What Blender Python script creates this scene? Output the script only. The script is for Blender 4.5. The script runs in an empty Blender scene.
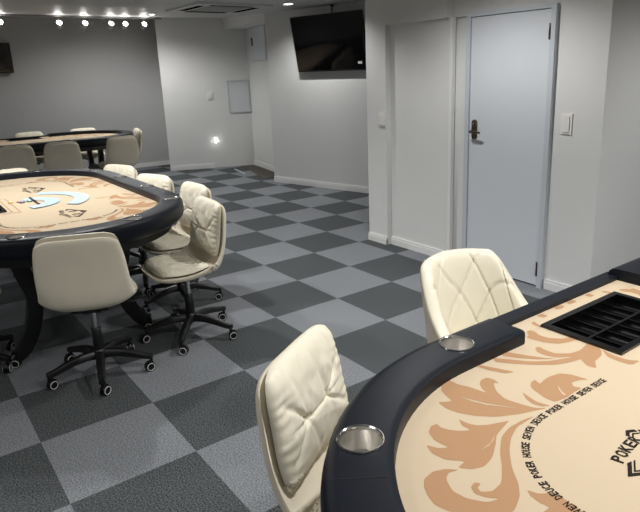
import bpy, bmesh, math, random
from mathutils import Vector, Matrix, noise
from mathutils.geometry import tessellate_polygon
random.seed(7)
PI = math.pi
scene = bpy.context.scene
COL = scene.collection

# ------------------------------------------------------------------ materials
def lin(c):
    out = []
    for v in c:
        v /= 255.0
        out.append(v / 12.92 if v <= 0.04045 else ((v + 0.055) / 1.055) ** 2.4)
    return (*out, 1.0)

def mat(name, rgb, rough=0.5, metal=0.0, spec=0.5, bump=None, emit=None, mottled=0.0, coat=0.0):
    m = bpy.data.materials.new(name); m.use_nodes = True
    nt = m.node_tree; b = nt.nodes['Principled BSDF']
    c = lin(rgb)
    b.inputs['Base Color'].default_value = c
    b.inputs['Roughness'].default_value = rough
    b.inputs['Metallic'].default_value = metal
    b.inputs['Specular IOR Level'].default_value = spec
    if coat: b.inputs['Coat Weight'].default_value = coat; b.inputs['Coat Roughness'].default_value = .12
    tc = nt.nodes.new('ShaderNodeTexCoord')
    if mottled:
        n = nt.nodes.new('ShaderNodeTexNoise'); n.inputs['Scale'].default_value = 9; n.inputs['Detail'].default_value = 4
        nt.links.new(tc.outputs['Object'], n.inputs['Vector'])
        r = nt.nodes.new('ShaderNodeValToRGB')
        r.color_ramp.elements[0].position = .3; r.color_ramp.elements[1].position = .7
        r.color_ramp.elements[0].color = tuple(v * (1 - mottled) for v in c[:3]) + (1,)
        r.color_ramp.elements[1].color = tuple(min(1, v * (1 + mottled)) for v in c[:3]) + (1,)
        nt.links.new(n.outputs['Fac'], r.inputs['Fac']); nt.links.new(r.outputs['Color'], b.inputs['Base Color'])
    if bump:
        sc, st, dist = bump
        n2 = nt.nodes.new('ShaderNodeTexNoise'); n2.inputs['Scale'].default_value = sc; n2.inputs['Detail'].default_value = 5
        nt.links.new(tc.outputs['Object'], n2.inputs['Vector'])
        bp = nt.nodes.new('ShaderNodeBump'); bp.inputs['Strength'].default_value = st; bp.inputs['Distance'].default_value = dist
        nt.links.new(n2.outputs['Fac'], bp.inputs['Height']); nt.links.new(bp.outputs['Normal'], b.inputs['Normal'])
    if emit:
        b.inputs['Emission Color'].default_value = (1, .97, .93, 1); b.inputs['Emission Strength'].default_value = emit
    return m

def carpet_material():
    m = bpy.data.materials.new('carpet_tiles'); m.use_nodes = True
    nt = m.node_tree; b = nt.nodes['Principled BSDF']; N = nt.nodes.new; L = nt.links.new
    b.inputs['Roughness'].default_value = .95; b.inputs['Specular IOR Level'].default_value = .12
    tc = N('ShaderNodeTexCoord')
    ck = N('ShaderNodeTexChecker'); ck.inputs['Scale'].default_value = 2.0
    ck.inputs['Color1'].default_value = (0, 0, 0, 1); ck.inputs['Color2'].default_value = (1, 1, 1, 1)
    mp = N('ShaderNodeMapping'); mp.inputs['Location'].default_value = (20, 20.5, .25)
    L(tc.outputs['Object'], mp.inputs['Vector']); L(mp.outputs['Vector'], ck.inputs['Vector'])
    # yarn flecks
    def ramp(lo, hi, p0, p1, fac):
        r = N('ShaderNodeValToRGB'); e = r.color_ramp.elements
        e[0].position = p0; e[1].position = p1; e[0].color = lin(lo); e[1].color = lin(hi); L(fac, r.inputs['Fac']); return r.outputs['Color']
    n = N('ShaderNodeTexNoise'); n.inputs['Scale'].default_value = 150; n.inputs['Detail'].default_value = 3; n.inputs['Roughness'].default_value = .8
    L(tc.outputs['Object'], n.inputs['Vector'])
    light = ramp((74, 78, 82), (164, 168, 173), .33, .68, n.outputs['Fac'])
    dark = ramp((20, 24, 26), (128, 133, 135), .37, .74, n.outputs['Fac'])
    mx = N('ShaderNodeMix'); mx.data_type = 'RGBA'
    L(ck.outputs['Fac'], mx.inputs['Factor']); L(dark, mx.inputs['A']); L(light, mx.inputs['B'])
    # worn, brushed pile: each tile slightly lighter or darker
    vor = N('ShaderNodeTexNoise'); vor.inputs['Scale'].default_value = 1.7; vor.inputs['Detail'].default_value = 2
    L(tc.outputs['Object'], vor.inputs['Vector'])
    r2 = N('ShaderNodeMapRange'); r2.inputs['To Min'].default_value = .86; r2.inputs['To Max'].default_value = 1.14
    L(vor.outputs['Fac'], r2.inputs['Value'])
    mul = N('ShaderNodeMix'); mul.data_type = 'RGBA'; mul.blend_type = 'MULTIPLY'; mul.inputs['Factor'].default_value = 1
    L(mx.outputs['Result'], mul.inputs['A']); L(r2.outputs['Result'], mul.inputs['B'])
    L(mul.outputs['Result'], b.inputs['Base Color'])
    bp = N('ShaderNodeBump'); bp.inputs['Strength'].default_value = .6; bp.inputs['Distance'].default_value = .004
    L(n.outputs['Fac'], bp.inputs['Height']); L(bp.outputs['Normal'], b.inputs['Normal'])
    return m

def brushed_steel():
    m = mat('brushed_steel', (226, 223, 218), .24, 1.0)
    nt = m.node_tree; b = nt.nodes['Principled BSDF']
    tc = nt.nodes.new('ShaderNodeTexCoord'); n = nt.nodes.new('ShaderNodeTexNoise'); n.inputs['Scale'].default_value = 60
    nt.links.new(tc.outputs['Object'], n.inputs['Vector'])
    r = nt.nodes.new('ShaderNodeMapRange'); r.inputs['To Min'].default_value = .28; r.inputs['To Max'].default_value = .45
    nt.links.new(n.outputs['Fac'], r.inputs['Value']); nt.links.new(r.outputs['Result'], b.inputs['Roughness'])
    mp = nt.nodes.new('ShaderNodeMapping'); mp.inputs['Scale'].default_value = (42, 42, 1.5)
    n3 = nt.nodes.new('ShaderNodeTexNoise'); n3.inputs['Scale'].default_value = 1.0; n3.inputs['Detail'].default_value = 3
    nt.links.new(tc.outputs['Object'], mp.inputs['Vector']); nt.links.new(mp.outputs['Vector'], n3.inputs['Vector'])
    bp = nt.nodes.new('ShaderNodeBump'); bp.inputs['Strength'].default_value = .22; bp.inputs['Distance'].default_value = .006
    nt.links.new(n3.outputs['Fac'], bp.inputs['Height']); nt.links.new(bp.outputs['Normal'], b.inputs['Normal'])
    return m

M = dict(
    carpet=carpet_material(),
    wall=mat('white_textured_wallpaper', (221, 222, 221), .85, spec=.2, bump=(70, .35, .004)),
    greywall=mat('grey_wallpaper', (186, 187, 187), .85, spec=.2, bump=(70, .3, .004)),
    ceil=mat('ceiling_board', (198, 198, 197), .48, spec=.4, bump=(30, .06, .003)),
    trim=mat('white_trim', (230, 231, 230), .45),
    door=mat('pale_blue_door_paint', (212, 217, 223), .38),
    frame=mat('pale_blue_frame_paint', (196, 203, 210), .4),
    bronze=mat('dark_bronze', (98, 88, 76), .35, .85),
    plastic_white=mat('white_plastic', (232, 231, 226), .35),
    grey_frame=mat('grey_aluminium', (196, 201, 203), .4),
    board=mat('whiteboard', (212, 217, 218), .3),
    screen=mat('television_screen', (4, 4, 5), .06, spec=.5),
    black=mat('black_plastic', (13, 13, 14), .4),
    blackgloss=mat('black_tray_plastic', (9, 10, 12), .25, spec=.5),
    vinyl=mat('black_vinyl', (22, 26, 34), .42, spec=.2, bump=(220, .12, .001)),
    stitched=mat('black_vinyl_seam', (7, 8, 10), .6),
    blackwood=mat('black_painted_wood', (12, 12, 13), .45),
    felt=mat('cream_felt', (194, 177, 151), .9, spec=.15, bump=(500, .15, .001)),
    feltdark=mat('tan_felt_print', (170, 134, 101), .9, spec=.15, bump=(500, .15, .001)),
    ink=mat('black_felt_print', (42, 36, 33), .9, spec=.1),
    steel=brushed_steel(),
    chrome=mat('chrome', (205, 205, 205), .15, 1.0),
    leather=mat('cream_leatherette', (233, 226, 205), .42, spec=.4, bump=(160, .12, .0015), mottled=.03),
    shell=mat('ivory_leatherette', (238, 229, 208), .5, spec=.35, bump=(160, .1, .0015), mottled=.02),
    lamp=mat('lit_lamp_face', (255, 250, 240), .5, emit=60),
    nightlamp=mat('lit_night_lamp', (255, 250, 240), .5, emit=6),
    downlamp=mat('lit_downlight_diffuser', (255, 250, 240), .5, emit=9),
    acwhite=mat('air_conditioner_plastic', (205, 205, 203), .45),
    acgrille=mat('air_conditioner_grille', (150, 150, 150), .6),
    slot=mat('dark_air_slot', (5, 5, 5), 1.0, spec=0),
    card=mat('white_playing_card', (184, 206, 221), .35, bump=(30, .05, .001)),
    yellow=mat('yellow_chip', (226, 190, 60), .4), red=mat('red_chip', (170, 50, 50), .4),
    blue=mat('blue_chip', (50, 80, 150), .4), green=mat('green_chip', (40, 120, 100), .4),
    brown=mat('dark_brown_threshold', (74, 66, 58), .6, mottled=.1),
    copper=mat('copper_logo_metal', (170, 170, 170), .4, .6),
)

# ------------------------------------------------------------------ object helpers
def link_mesh(name, bm, mats, parent=None, smooth=None):
    me = bpy.data.meshes.new(name); bm.normal_update(); bm.to_mesh(me); bm.free()
    if not isinstance(mats, (list, tuple)): mats = [mats]
    for m in mats: me.materials.append(M[m])
    if smooth is not None:
        me.polygons.foreach_set('use_smooth', [True] * len(me.polygons))
        me.set_sharp_from_angle(angle=math.radians(smooth))
    o = bpy.data.objects.new(name, me); COL.objects.link(o)
    if parent: o.parent = parent
    return o

def tag(o, label, cat, group=None):
    o['label'] = label; o['category'] = cat
    if group: o['group'] = group
    return o

def thing(name, label, cat, loc=(0, 0, 0), rz=0, group=None):
    o = bpy.data.objects.new(name, None); o.empty_display_size = .1; COL.objects.link(o)
    o.location = loc; o.rotation_euler = (0, 0, rz)
    return tag(o, label, cat, group)

def structure(o):
    o['kind'] = 'structure'; return o

def copy_tree(o, parent=None):
    c = o.copy(); COL.objects.link(c); c.parent = parent
    for ch in list(o.children): copy_tree(ch, c)
    return c

def box(bm, x0, x1, y0, y1, z0, z1, mi=0, M4=None):
    vs = [bm.verts.new((x, y, z)) for z in (z0, z1) for x, y in ((x0, y0), (x1, y0), (x1, y1), (x0, y1))]
    if M4 is not None:
        for v in vs: v.co = M4 @ v.co
    fs = [bm.faces.new([vs[i] for i in f]) for f in ((3, 2, 1, 0), (4, 5, 6, 7), (0, 1, 5, 4), (1, 2, 6, 5), (2, 3, 7, 6), (3, 0, 4, 7))]
    for f in fs: f.material_index = mi
    return fs

def bevel_all(bm, w, seg=2, angle=40):
    es = [e for e in bm.edges if len(e.link_faces) == 2 and e.calc_face_angle(0) > math.radians(angle)]
    bmesh.ops.bevel(bm, geom=es, offset=w, segments=seg, profile=.5, affect='EDGES', clamp_overlap=True)

def bbox(w=.004, seg=2, **k):
    bm = bmesh.new(); box(bm, **k); bevel_all(bm, w, seg); return bm

def prism(bm, pts, z0, z1, mi=0):
    lo = [bm.verts.new((x, y, z0)) for x, y in pts]; hi = [bm.verts.new((x, y, z1)) for x, y in pts]
    n = len(pts)
    for i in range(n):
        f = bm.faces.new((lo[i], lo[(i + 1) % n], hi[(i + 1) % n], hi[i])); f.material_index = mi
    f = bm.faces.new(hi); f.material_index = mi
    f = bm.faces.new(lo[::-1]); f.material_index = mi
    bmesh.ops.recalc_face_normals(bm, faces=bm.faces[:])

def lathe(bm, prof, n=24, M4=None, mi=0, cap=True):
    """prof: list of (r, z)"""
    rings = []
    for r, z in prof:
        ring = []
        for k in range(n):
            a = 2 * PI * k / n; co = Vector((r * math.cos(a), r * math.sin(a), z))
            ring.append(bm.verts.new(M4 @ co if M4 is not None else co))
        rings.append(ring)
    for i in range(len(rings) - 1):
        for k in range(n):
            f = bm.faces.new((rings[i][k], rings[i][(k + 1) % n], rings[i + 1][(k + 1) % n], rings[i + 1][k])); f.material_index = mi
    if cap:
        f = bm.faces.new(rings[0][::-1]); f.material_index = mi
        f = bm.faces.new(rings[-1]); f.material_index = mi

def tube(bm, pts, r, n=8, mi=0):
    pts = [Vector(p) for p in pts]; rings = []
    for i, p in enumerate(pts):
        t = (pts[min(i + 1, len(pts) - 1)] - pts[max(i - 1, 0)]).normalized()
        u = t.cross(Vector((0, 0, 1)));
        if u.length < .05: u = t.cross(Vector((1, 0, 0)))
        u.normalize(); v = t.cross(u)
        rr = r[i] if isinstance(r, (list, tuple)) else r
        rings.append([bm.verts.new(p + rr * (math.cos(2 * PI * k / n) * u + math.sin(2 * PI * k / n) * v)) for k in range(n)])
    for a, b in zip(rings, rings[1:]):
        for k in range(n):
            f = bm.faces.new((a[k], a[(k + 1) % n], b[(k + 1) % n], b[k])); f.material_index = mi
    bm.faces.new(rings[0][::-1]).material_index = mi; bm.faces.new(rings[-1]).material_index = mi

def catmull(pts, n):
    """open Catmull-Rom through pts sampled at n+1 even parameters"""
    P = [Vector(p) for p in pts]; out = []
    for i in range(n + 1):
        t = i / n * (len(P) - 1); k = min(int(t), len(P) - 2); f = t - k
        p0 = P[max(k - 1, 0)]; p1 = P[k]; p2 = P[k + 1]; p3 = P[min(k + 2, len(P) - 1)]
        out.append(.5 * ((2 * p1) + (p2 - p0) * f + (2 * p0 - 5 * p1 + 4 * p2 - p3) * f * f + (3 * p1 - p0 - 3 * p2 + p3) * f ** 3))
    return out

# ------------------------------------------------------------------ camera (solved from the carpet grid)
def make_camera():
    cam = bpy.data.cameras.new('camera'); o = bpy.data.objects.new('camera', cam); COL.objects.link(o)
    w = Vector((1.70812127, .819886816, -.668874989)); ang = w.length
    R = Matrix.Rotation(ang, 3, w.normalized()); t = Vector((-.315252480, .327594233, 4.54732842))
    C = -(R.transposed() @ t)
    right, down, fwd = R[0], R[1], R[2]
    m = Matrix((( right[0], -down[0], -fwd[0], C[0]), (right[1], -down[1], -fwd[1], C[1]), (right[2], -down[2], -fwd[2], C[2]), (0, 0, 0, 1)))
    o.matrix_world = m
    cam.sensor_width = 36; cam.lens = 601.842 / 640 * 36
    cam.shift_x = (320 - 339.44) / 640; cam.shift_y = (236.99 - 256) / 640
    cam.clip_start = .02; cam.clip_end = 60
    scene.camera = o
make_camera()

# ------------------------------------------------------------------ the room
def zc(x): return 2.29 + max(0, .048 * (-3.6 - x))

def wallprism(name, pts, z0=0, z1=2.62, m='wall'):
    bm = bmesh.new(); prism(bm, pts, z0, z1)
    return structure(link_mesh(name, bm, m))

bm = bmesh.new(); box(bm, -8, 6.2, -5.2, 4.2, -.1, 0)
structure(link_mesh('floor', bm, 'carpet'))
bm = bmesh.new()
xs = [-8, -6.8, -5.2, -3.6, 6.2]
prof = [(x, zc(x)) for x in xs] + [(6.2, 2.6), (-8, 2.75)]
lo = [bm.verts.new((x, -5.2, z)) for x, z in prof]; hi = [bm.verts.new((x, 4.2, z)) for x, z in prof]
for i in range(len(prof)): bm.faces.new((lo[i], lo[(i + 1) % len(prof)], hi[(i + 1) % len(prof)], hi[i]))
bm.faces.new(lo[::-1]); bm.faces.new(hi); bmesh.ops.recalc_face_normals(bm, faces=bm.faces[:])
structure(link_mesh('ceiling', bm, 'ceil'))

# wall with the door: near face steps back at the panel and again at the door jamb
wallprism('wall_north', [(-.5, 3.9), (-.5, 1.13), (-.25, 1.13), (-.25, 1.18), (.435, 1.18), (.435, 1.225), (.585, 1.225), (.585, 1.215), (1.30, 1.215), (1.30, 1.2), (1.652, 1.2), (1.652, 3.9)], 0, 1.862)
wallprism('wall_north', [(-.5, 3.9), (-.5, 1.13), (.42, 1.13), (.435, 1.2), (1.652, 1.2), (1.652, 3.9)], 1.862, 2.55)
wallprism('wall_television', [(-3.81, 2.12), (-.45, 2.907), (-.45, 4.0), (-4.02, 3.05)])
wallprism('wall_alcove', [(-5.5, 2.75), (-3.9, 2.447), (-3.9, 3.3), (-5.5, 3.4)])
wallprism('wall_far', [(-6.0, 1.435), (-5.5, 2.75), (-5.5, 3.4), (-7.2, 3.4), (-7.2, 1.98)])
wallprism('wall_west', [(-6.72, 2.1), (-7.72, -5.2), (-8.0, -5.2), (-8.0, 2.1)], m='greywall')
wallprism('wall_south', [(-8, -5.1), (6.2, -5.1), (6.2, -5.3), (-8, -5.3)])
wallprism('wall_east', [(6.1, -5.2), (6.1, 4.1), (6.3, 4.1), (6.3, -5.2)])
wallprism('wall_back', [(1.6, 3.9), (6.2, 3.9), (6.2, 4.1), (1.6, 4.1)])
wallprism('trim_1', [(-5.63, 2.41), (-3.80, 2.118), (-3.98, 3.0), (-5.5, 2.9)], 2.215, 2.6)     # bulkhead over the alcove
wallprism('trim_2', [(.425, 1.168), (.452, 1.168), (.452, 1.2), (.425, 1.2)], 0, 1.864, 'trim')  # white corner bead
wallprism('trim_3', [(-5.58, 2.54), (-4.15, 2.135), (-4.05, 2.6), (-5.3, 2.73)], -.02, .004, 'brown')  # dark threshold floor
wallprism('trim_4', [(-5.3, 2.24), (-4.75, 2.13), (-4.74, 2.155), (-5.29, 2.265)], -.01, .008, 'grey_frame')

def baseboard(name, a, b, h=.085, d=.012):
    a, b = Vector(a), Vector(b); n = (b - a).normalized(); nn = Vector((n.y, -n.x)) * d
    pts = [a - .0 * n, b, b + nn, a + nn]
    bm = bmesh.new(); prism(bm, [tuple(p) for p in pts], 0, h)
    pts2 = [a, b, b + nn * 1.35, a + nn * 1.35]
    prism(bm, [tuple(p) for p in pts2], 0, h * .72)
    return structure(link_mesh(name, bm, 'trim'))
baseboard('baseboard_television', (-3.81, 2.12), (-.5, 2.895), .075)
baseboard('baseboard_north', (-.5, 1.13), (-.25, 1.13), .07)
baseboard('baseboard_panel', (-.25, 1.18), (.425, 1.18), .07)
baseboard('baseboard_switch', (1.32, 1.2), (1.652, 1.2), .07)
baseboard('baseboard_corner', (1.652, 1.2), (1.652, 3.9), .07)
baseboard('baseboard_far', (-6.0, 1.435), (-5.744, 2.108), .075)
baseboard('baseboard_alcove', (-5.5, 2.75), (-3.95, 2.457), .085)
baseboard('baseboard_west', (-7.6, -4.3), (-6.74, 1.9), .075)

# door
bm = bmesh.new(); box(bm, .625, 1.268, 1.178, 1.212, .012, 1.845); bevel_all(bm, .003)
door = structure(link_mesh('door_1', bm, 'door'))
bm = bmesh.new()
box(bm, .585, .621, 1.165, 1.216, 0, 1.875); box(bm, 1.272, 1.308, 1.165, 1.205, 0, 1.875); box(bm, .621, 1.272, 1.165, 1.205, 1.849, 1.875)
bevel_all(bm, .003); link_mesh('door_frame', bm, 'frame', door)
for z in (1.71, .135):
    bm = bmesh.new(); lathe(bm, [(.006, z - .05), (.007, z - .048), (.007, z + .048), (.006, z + .05)], 10, Matrix.Translation((1.27, 1.165, 0)))
    link_mesh('hinge', bm, 'bronze', door, 40)
bm = bmesh.new(); prism(bm, [(.677 + .022 * math.cos(PI * k / 10), 1.115 + .022 * math.sin(PI * k / 10)) for k in range(11)] + [(.677 + .022 * math.cos(PI + PI * k / 10), 1.02 + .022 * math.sin(PI + PI * k / 10)) for k in range(11)], 0, .016)
bm.transform(Matrix(((1, 0, 0, 0), (0, 0, -1, 1.179), (0, 1, 0, 0), (0, 0, 0, 1))))
hp = link_mesh('handle_plate', bm, 'bronze', door, 40)
bm = bmesh.new(); tube(bm, [(.677, 1.17, 1.055), (.677, 1.118, 1.055), (.69, 1.112, 1.055), (.735, 1.11, 1.055), (.775, 1.112, 1.052)], [.011, .010, .010, .009, .007], 10)
link_mesh('handle_lever', bm, 'bronze', hp, 50)
bm = bmesh.new(); lathe(bm, [(.010, 0), (.010, .012), (.006, .014)], 14, Matrix.Translation((.677, 1.163, 1.108)) @ Matrix.Rotation(PI / 2, 4, 'X'))
link_mesh('lock_cylinder', bm, 'chrome', hp, 40)

# wall fittings -------------------------------------------------------------------
def wall_frame(origin, ang):
    """local x along the wall (to its right), y into the wall, z up"""
    return Matrix.Translation(origin) @ Matrix.Rotation(ang, 4, 'Z')
def fitting(o, m4): o.matrix_world = m4; return o

s = thing('light_switch', 'white plastic wall switch beside the pale blue door hinge side', 'switch')
bm = bmesh.new(); box(bm, -.040, .040, -.009, 0, -.064, .064); bevel_all(bm, .006, 3); link_mesh('switch_plate', bm, 'plastic_white', s, 40)
bm = bmesh.new(); box(bm, -.024, .024, -.016, -.011, -.05, .05); bevel_all(bm, .004, 2); link_mesh('rocker', bm, 'plastic_white', s, 40)
s.matrix_world = wall_frame((1.41, 1.2, 1.138), 0)
s2 = thing('light_switch', 'slim white wall switch left of the recessed panel', 'switch')
bm = bmesh.new(); box(bm, -.037, .037, -.012, 0, -.055, .055); bevel_all(bm, .005, 3); link_mesh('switch_plate', bm, 'plastic_white', s2, 40)
bm = bmesh.new(); box(bm, -.02, .02, -.018, -.011, -.04, .04); bevel_all(bm, .003, 2); link_mesh('rocker', bm, 'plastic_white', s2, 40)
s2.matrix_world = wall_frame((-.295, 1.13, 1.10), 0)
aF = math.atan2(.9347, .3554)
s3 = thing('light_switch', 'small white switch on the far grey wall left of the white panel', 'switch')
bm = bmesh.new(); box(bm, -.05, .05, -.012, 0, -.065, .065); bevel_all(bm, .005, 3); link_mesh('switch_plate', bm, 'plastic_white', s3, 40)
for dx in (-.02, .02):
    bm = bmesh.new(); box(bm, dx - .014, dx + .014, -.02, -.011, -.04, .04); bevel_all(bm, .003, 2); link_mesh('rocker', bm, 'plastic_white', s3, 40)
aG = aF
s3.matrix_world = wall_frame((-5.735, 2.131, 1.19), aF)

bd = thing('wall_panel', 'white framed panel hung on the far wall beside the alcove', 'panel')
bm = bmesh.new(); box(bm, -.17, .17, -.014, 0, -.245, .245); link_mesh('board', bm, 'board', bd)
bm = bmesh.new()
for a in ((-.185, -.165, -.26, .26), (.165, .185, -.26, .26)): box(bm, a[0], a[1], -.022, 0, a[2], a[3])
for a in ((-.165, .165, .24, .26), (-.165, .165, -.26, -.24)): box(bm, a[0], a[1], -.022, 0, a[2], a[3])
link_mesh('frame', bm, 'grey_frame', bd)
bd.matrix_world = wall_frame((-5.567, 2.574, 1.158), aG)

nl = thing('night_light', 'small glowing lamp plugged into a socket low on the far wall', 'lamp')
bm = bmesh.new(); box(bm, -.036, .036, -.01, 0, -.06, .06); bevel_all(bm, .004, 2); link_mesh('socket_plate', bm, 'plastic_white', nl, 40)
bm = bmesh.new(); box(bm, -.022, .022, -.04, -.009, -.04, .008); bevel_all(bm, .012, 3); link_mesh('lamp_lens', bm, 'nightlamp', nl, 40)
nl.matrix_world = wall_frame((-5.723, 2.164, .47), aG)
nlp = Vector((-5.64, 2.13, .45))

aA = math.atan2(-.303, 1.6)
cb = thing('wall_cupboard', 'pale blue cupboard high on the alcove wall beside the television wall', 'cupboard')
bm = bmesh.new(); box(bm, -.30, .36, -.018, 0, -.30, .33); bevel_all(bm, .004); link_mesh('body', bm, 'frame', cb)
bm = bmesh.new(); box(bm, -.29, .35, -.03, -.0185, -.285, .32); bevel_all(bm, .004); dd = link_mesh('door', bm, 'door', cb)
bm = bmesh.new(); box(bm, -.25, -.21, -.042, -.030, -.06, .06); bevel_all(bm, .004); link_mesh('handle', bm, 'black', dd)
cb.matrix_world = wall_frame((-4.9, 2.637, 2.0), aA)

# televisions
def television(name, label, loc, ang, w, h, tilt, logo=True, cable=False):
    t = thing(name, label, 'television')
    T = Matrix.Translation((0, -.10, 0)) @ Matrix.Rotation(tilt, 4, 'X')
    bm = bmesh.new(); box(bm, -w / 2, w / 2, -.03, .025, -h / 2, h / 2); bevel_all(bm, .006, 2)
    bm.transform(T); link_mesh('casing', bm, 'black', t, 40)
    bm = bmesh.new(); box(bm, -w / 2 + .012, w / 2 - .012, -.032, -.029, -h / 2 + .02, h / 2 - .012); bm.transform(T); link_mesh('screen', bm, 'screen', t)
    bm = bmesh.new(); box(bm, -.2, .2, .02, .05, -.15, .15); box(bm, -.04, .04, .05, .09, -.1, .1); bm.transform(T)
    box(bm, -.25, .25, -.02, 0, -.13, .13); link_mesh('wall_bracket', bm, 'black', t)
    if logo:
        bm = bmesh.new(); box(bm, w / 2 - .12, w / 2 - .06, -.0335, -.0315, -h / 2 + .075, -h / 2 + .105); bm.transform(T); link_mesh('sticker', bm, 'plastic_white', t)
    if cable:
        bm = bmesh.new(); tube(bm, [(0.0, -.03, h / 2 - .1), (0.0, -.02, h / 2 + .06), (-.005, -.015, h / 2 + .12)], .007, 8); link_mesh('cable', bm, 'black', t, 60)
        bm = bmesh.new(); box(bm, -.02, .015, -.025, 0, h / 2 + .085, h / 2 + .115); link_mesh('cable_plug', bm, 'black', t)
    t.matrix_world = wall_frame(loc, ang); return t
aT = math.atan2(.4, 1.71)
television('flat_tv', 'black flat television tilted down from the white wall at centre', (-3.81 + 1.205 * math.cos(aT), 2.12 + 1.205 * math.sin(aT), 1.850), aT, 1.12, .675, math.radians(10), cable=True)
television('flat_tv', 'black television at the left edge on the grey far wall', (-7.124, -.84, 1.87), math.atan2(.99, .137), .74, .44, math.radians(4), logo=False)

# ceiling fittings
ac = thing('ceiling_air_conditioner', 'square white air conditioner cassette set flush in the ceiling', 'air conditioner', (-3.32, 1.2, zc(-3.3) - .004))
bm = bmesh.new()
box(bm, -.475, .475, -.475, .475, -.016, .02); bevel_all(bm, .006, 2); link_mesh('panel', bm, 'acwhite', ac, 40)
bm = bmesh.new(); box(bm, -.26, .26, -.26, .26, -.021, -.0155); link_mesh('grille', bm, 'acgrille', ac)
for k in range(4):
    bm = bmesh.new(); box(bm, -.27, .27, -.40, -.31, -.0185, -.0155); bm.transform(Matrix.Rotation(k * PI / 2, 4, 'Z')); link_mesh('air_slot', bm, 'slot', ac)
    bm = bmesh.new(); box(bm, -.28, .28, -.412, -.402, -.020, -.0155); bm.transform(Matrix.Rotation(k * PI / 2, 4, 'Z')); link_mesh('louvre', bm, 'acwhite', ac)

def downlight(x, y, label, r=.05, emit='downlamp'):
    d = thing('downlight', label, 'ceiling light', (x, y, zc(x)))
    bm = bmesh.new(); lathe(bm, [(r, -.002), (r + .004, -.010), (r + .014, -.010), (r + .018, -.001)], 28, cap=False)
    link_mesh('trim_ring', bm, 'plastic_white', d, 40)
    bm = bmesh.new(); lathe(bm, [(r, -.0065), (r, -.003)], 28); link_mesh('diffuser', bm, emit, d)
downlight(-2.68, 1.776, 'round lit downlight in the ceiling above the television')
downlight(-4.95, 1.0, 'small lit downlight in the ceiling at the far wall corner', .04)

tr = tag(link_mesh('light_track', bbox(.003, 1, x0=-5.92, x1=-5.88, y0=-1.4, y1=1.5, z0=2.375, z1=2.4), 'acgrille'), 'grey ceiling track carrying the row of lit spotlights', 'light track')
spot_y = [-.742, .002, .354, .725, .933, 1.225]
spot_lbl = ['lit track spotlight at the left edge of the photo', 'lit track spotlight above the left part of the far table', 'lit track spotlight third from the left', 'lit track spotlight fourth from the left, one of a close pair', 'lit track spotlight fifth from the left, one of a close pair', 'lit track spotlight nearest the far wall corner']
for y, lb in zip(spot_y, spot_lbl):
    sp = thing('track_spotlight', lb, 'spotlight', (-5.9, y, 2.285), 0, 'spotlights on the far ceiling track')
    A = Matrix.Rotation(math.radians(62), 4, 'Y')
    bm = bmesh.new(); lathe(bm, [(.022, -.075), (.030, -.06), (.036, 0), (.038, .03), (.033, .03), (.031, .012)], 20, A, cap=False); link_mesh('lamp_head', bm, 'acwhite', sp, 40)
    bm = bmesh.new(); lathe(bm, [(.031, .012), (.031, .016)], 20, A); link_mesh('lamp_face', bm, 'lamp', sp)
    bm = bmesh.new(); tube(bm, [(-.02, 0, .0), (-.02, 0, .075)], .007, 8); link_mesh('stem', bm, 'acwhite', sp, 40)

# ------------------------------------------------------------------ poker tables
R_OUT, HX = .70, .58
def stad(s, r):
    """point at arc length s (measured on r=.63) from the middle of the players' long side towards -x"""
    sg = 1 if s >= 0 else -1; s = abs(s); rm = .63
    if s <= HX: x, y = -s, -r
    elif s <= HX + PI * rm:
        f = (s - HX) / rm; x, y = -HX - r * math.sin(f), -r * math.cos(f)
    else: x, y = -HX + (s - HX - PI * rm), r
    return Vector((sg * x, y))
def stad_loop(r, n=28):
    pts = []
    for k in range(n + 1):
        f = -PI / 2 + PI * k / n; pts.append((HX + r * math.cos(f), r * math.sin(f)))
    for k in range(n + 1):
        f = PI / 2 + PI * k / n; pts.append((-HX + r * math.cos(f), r * math.sin(f)))
    return pts

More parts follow.
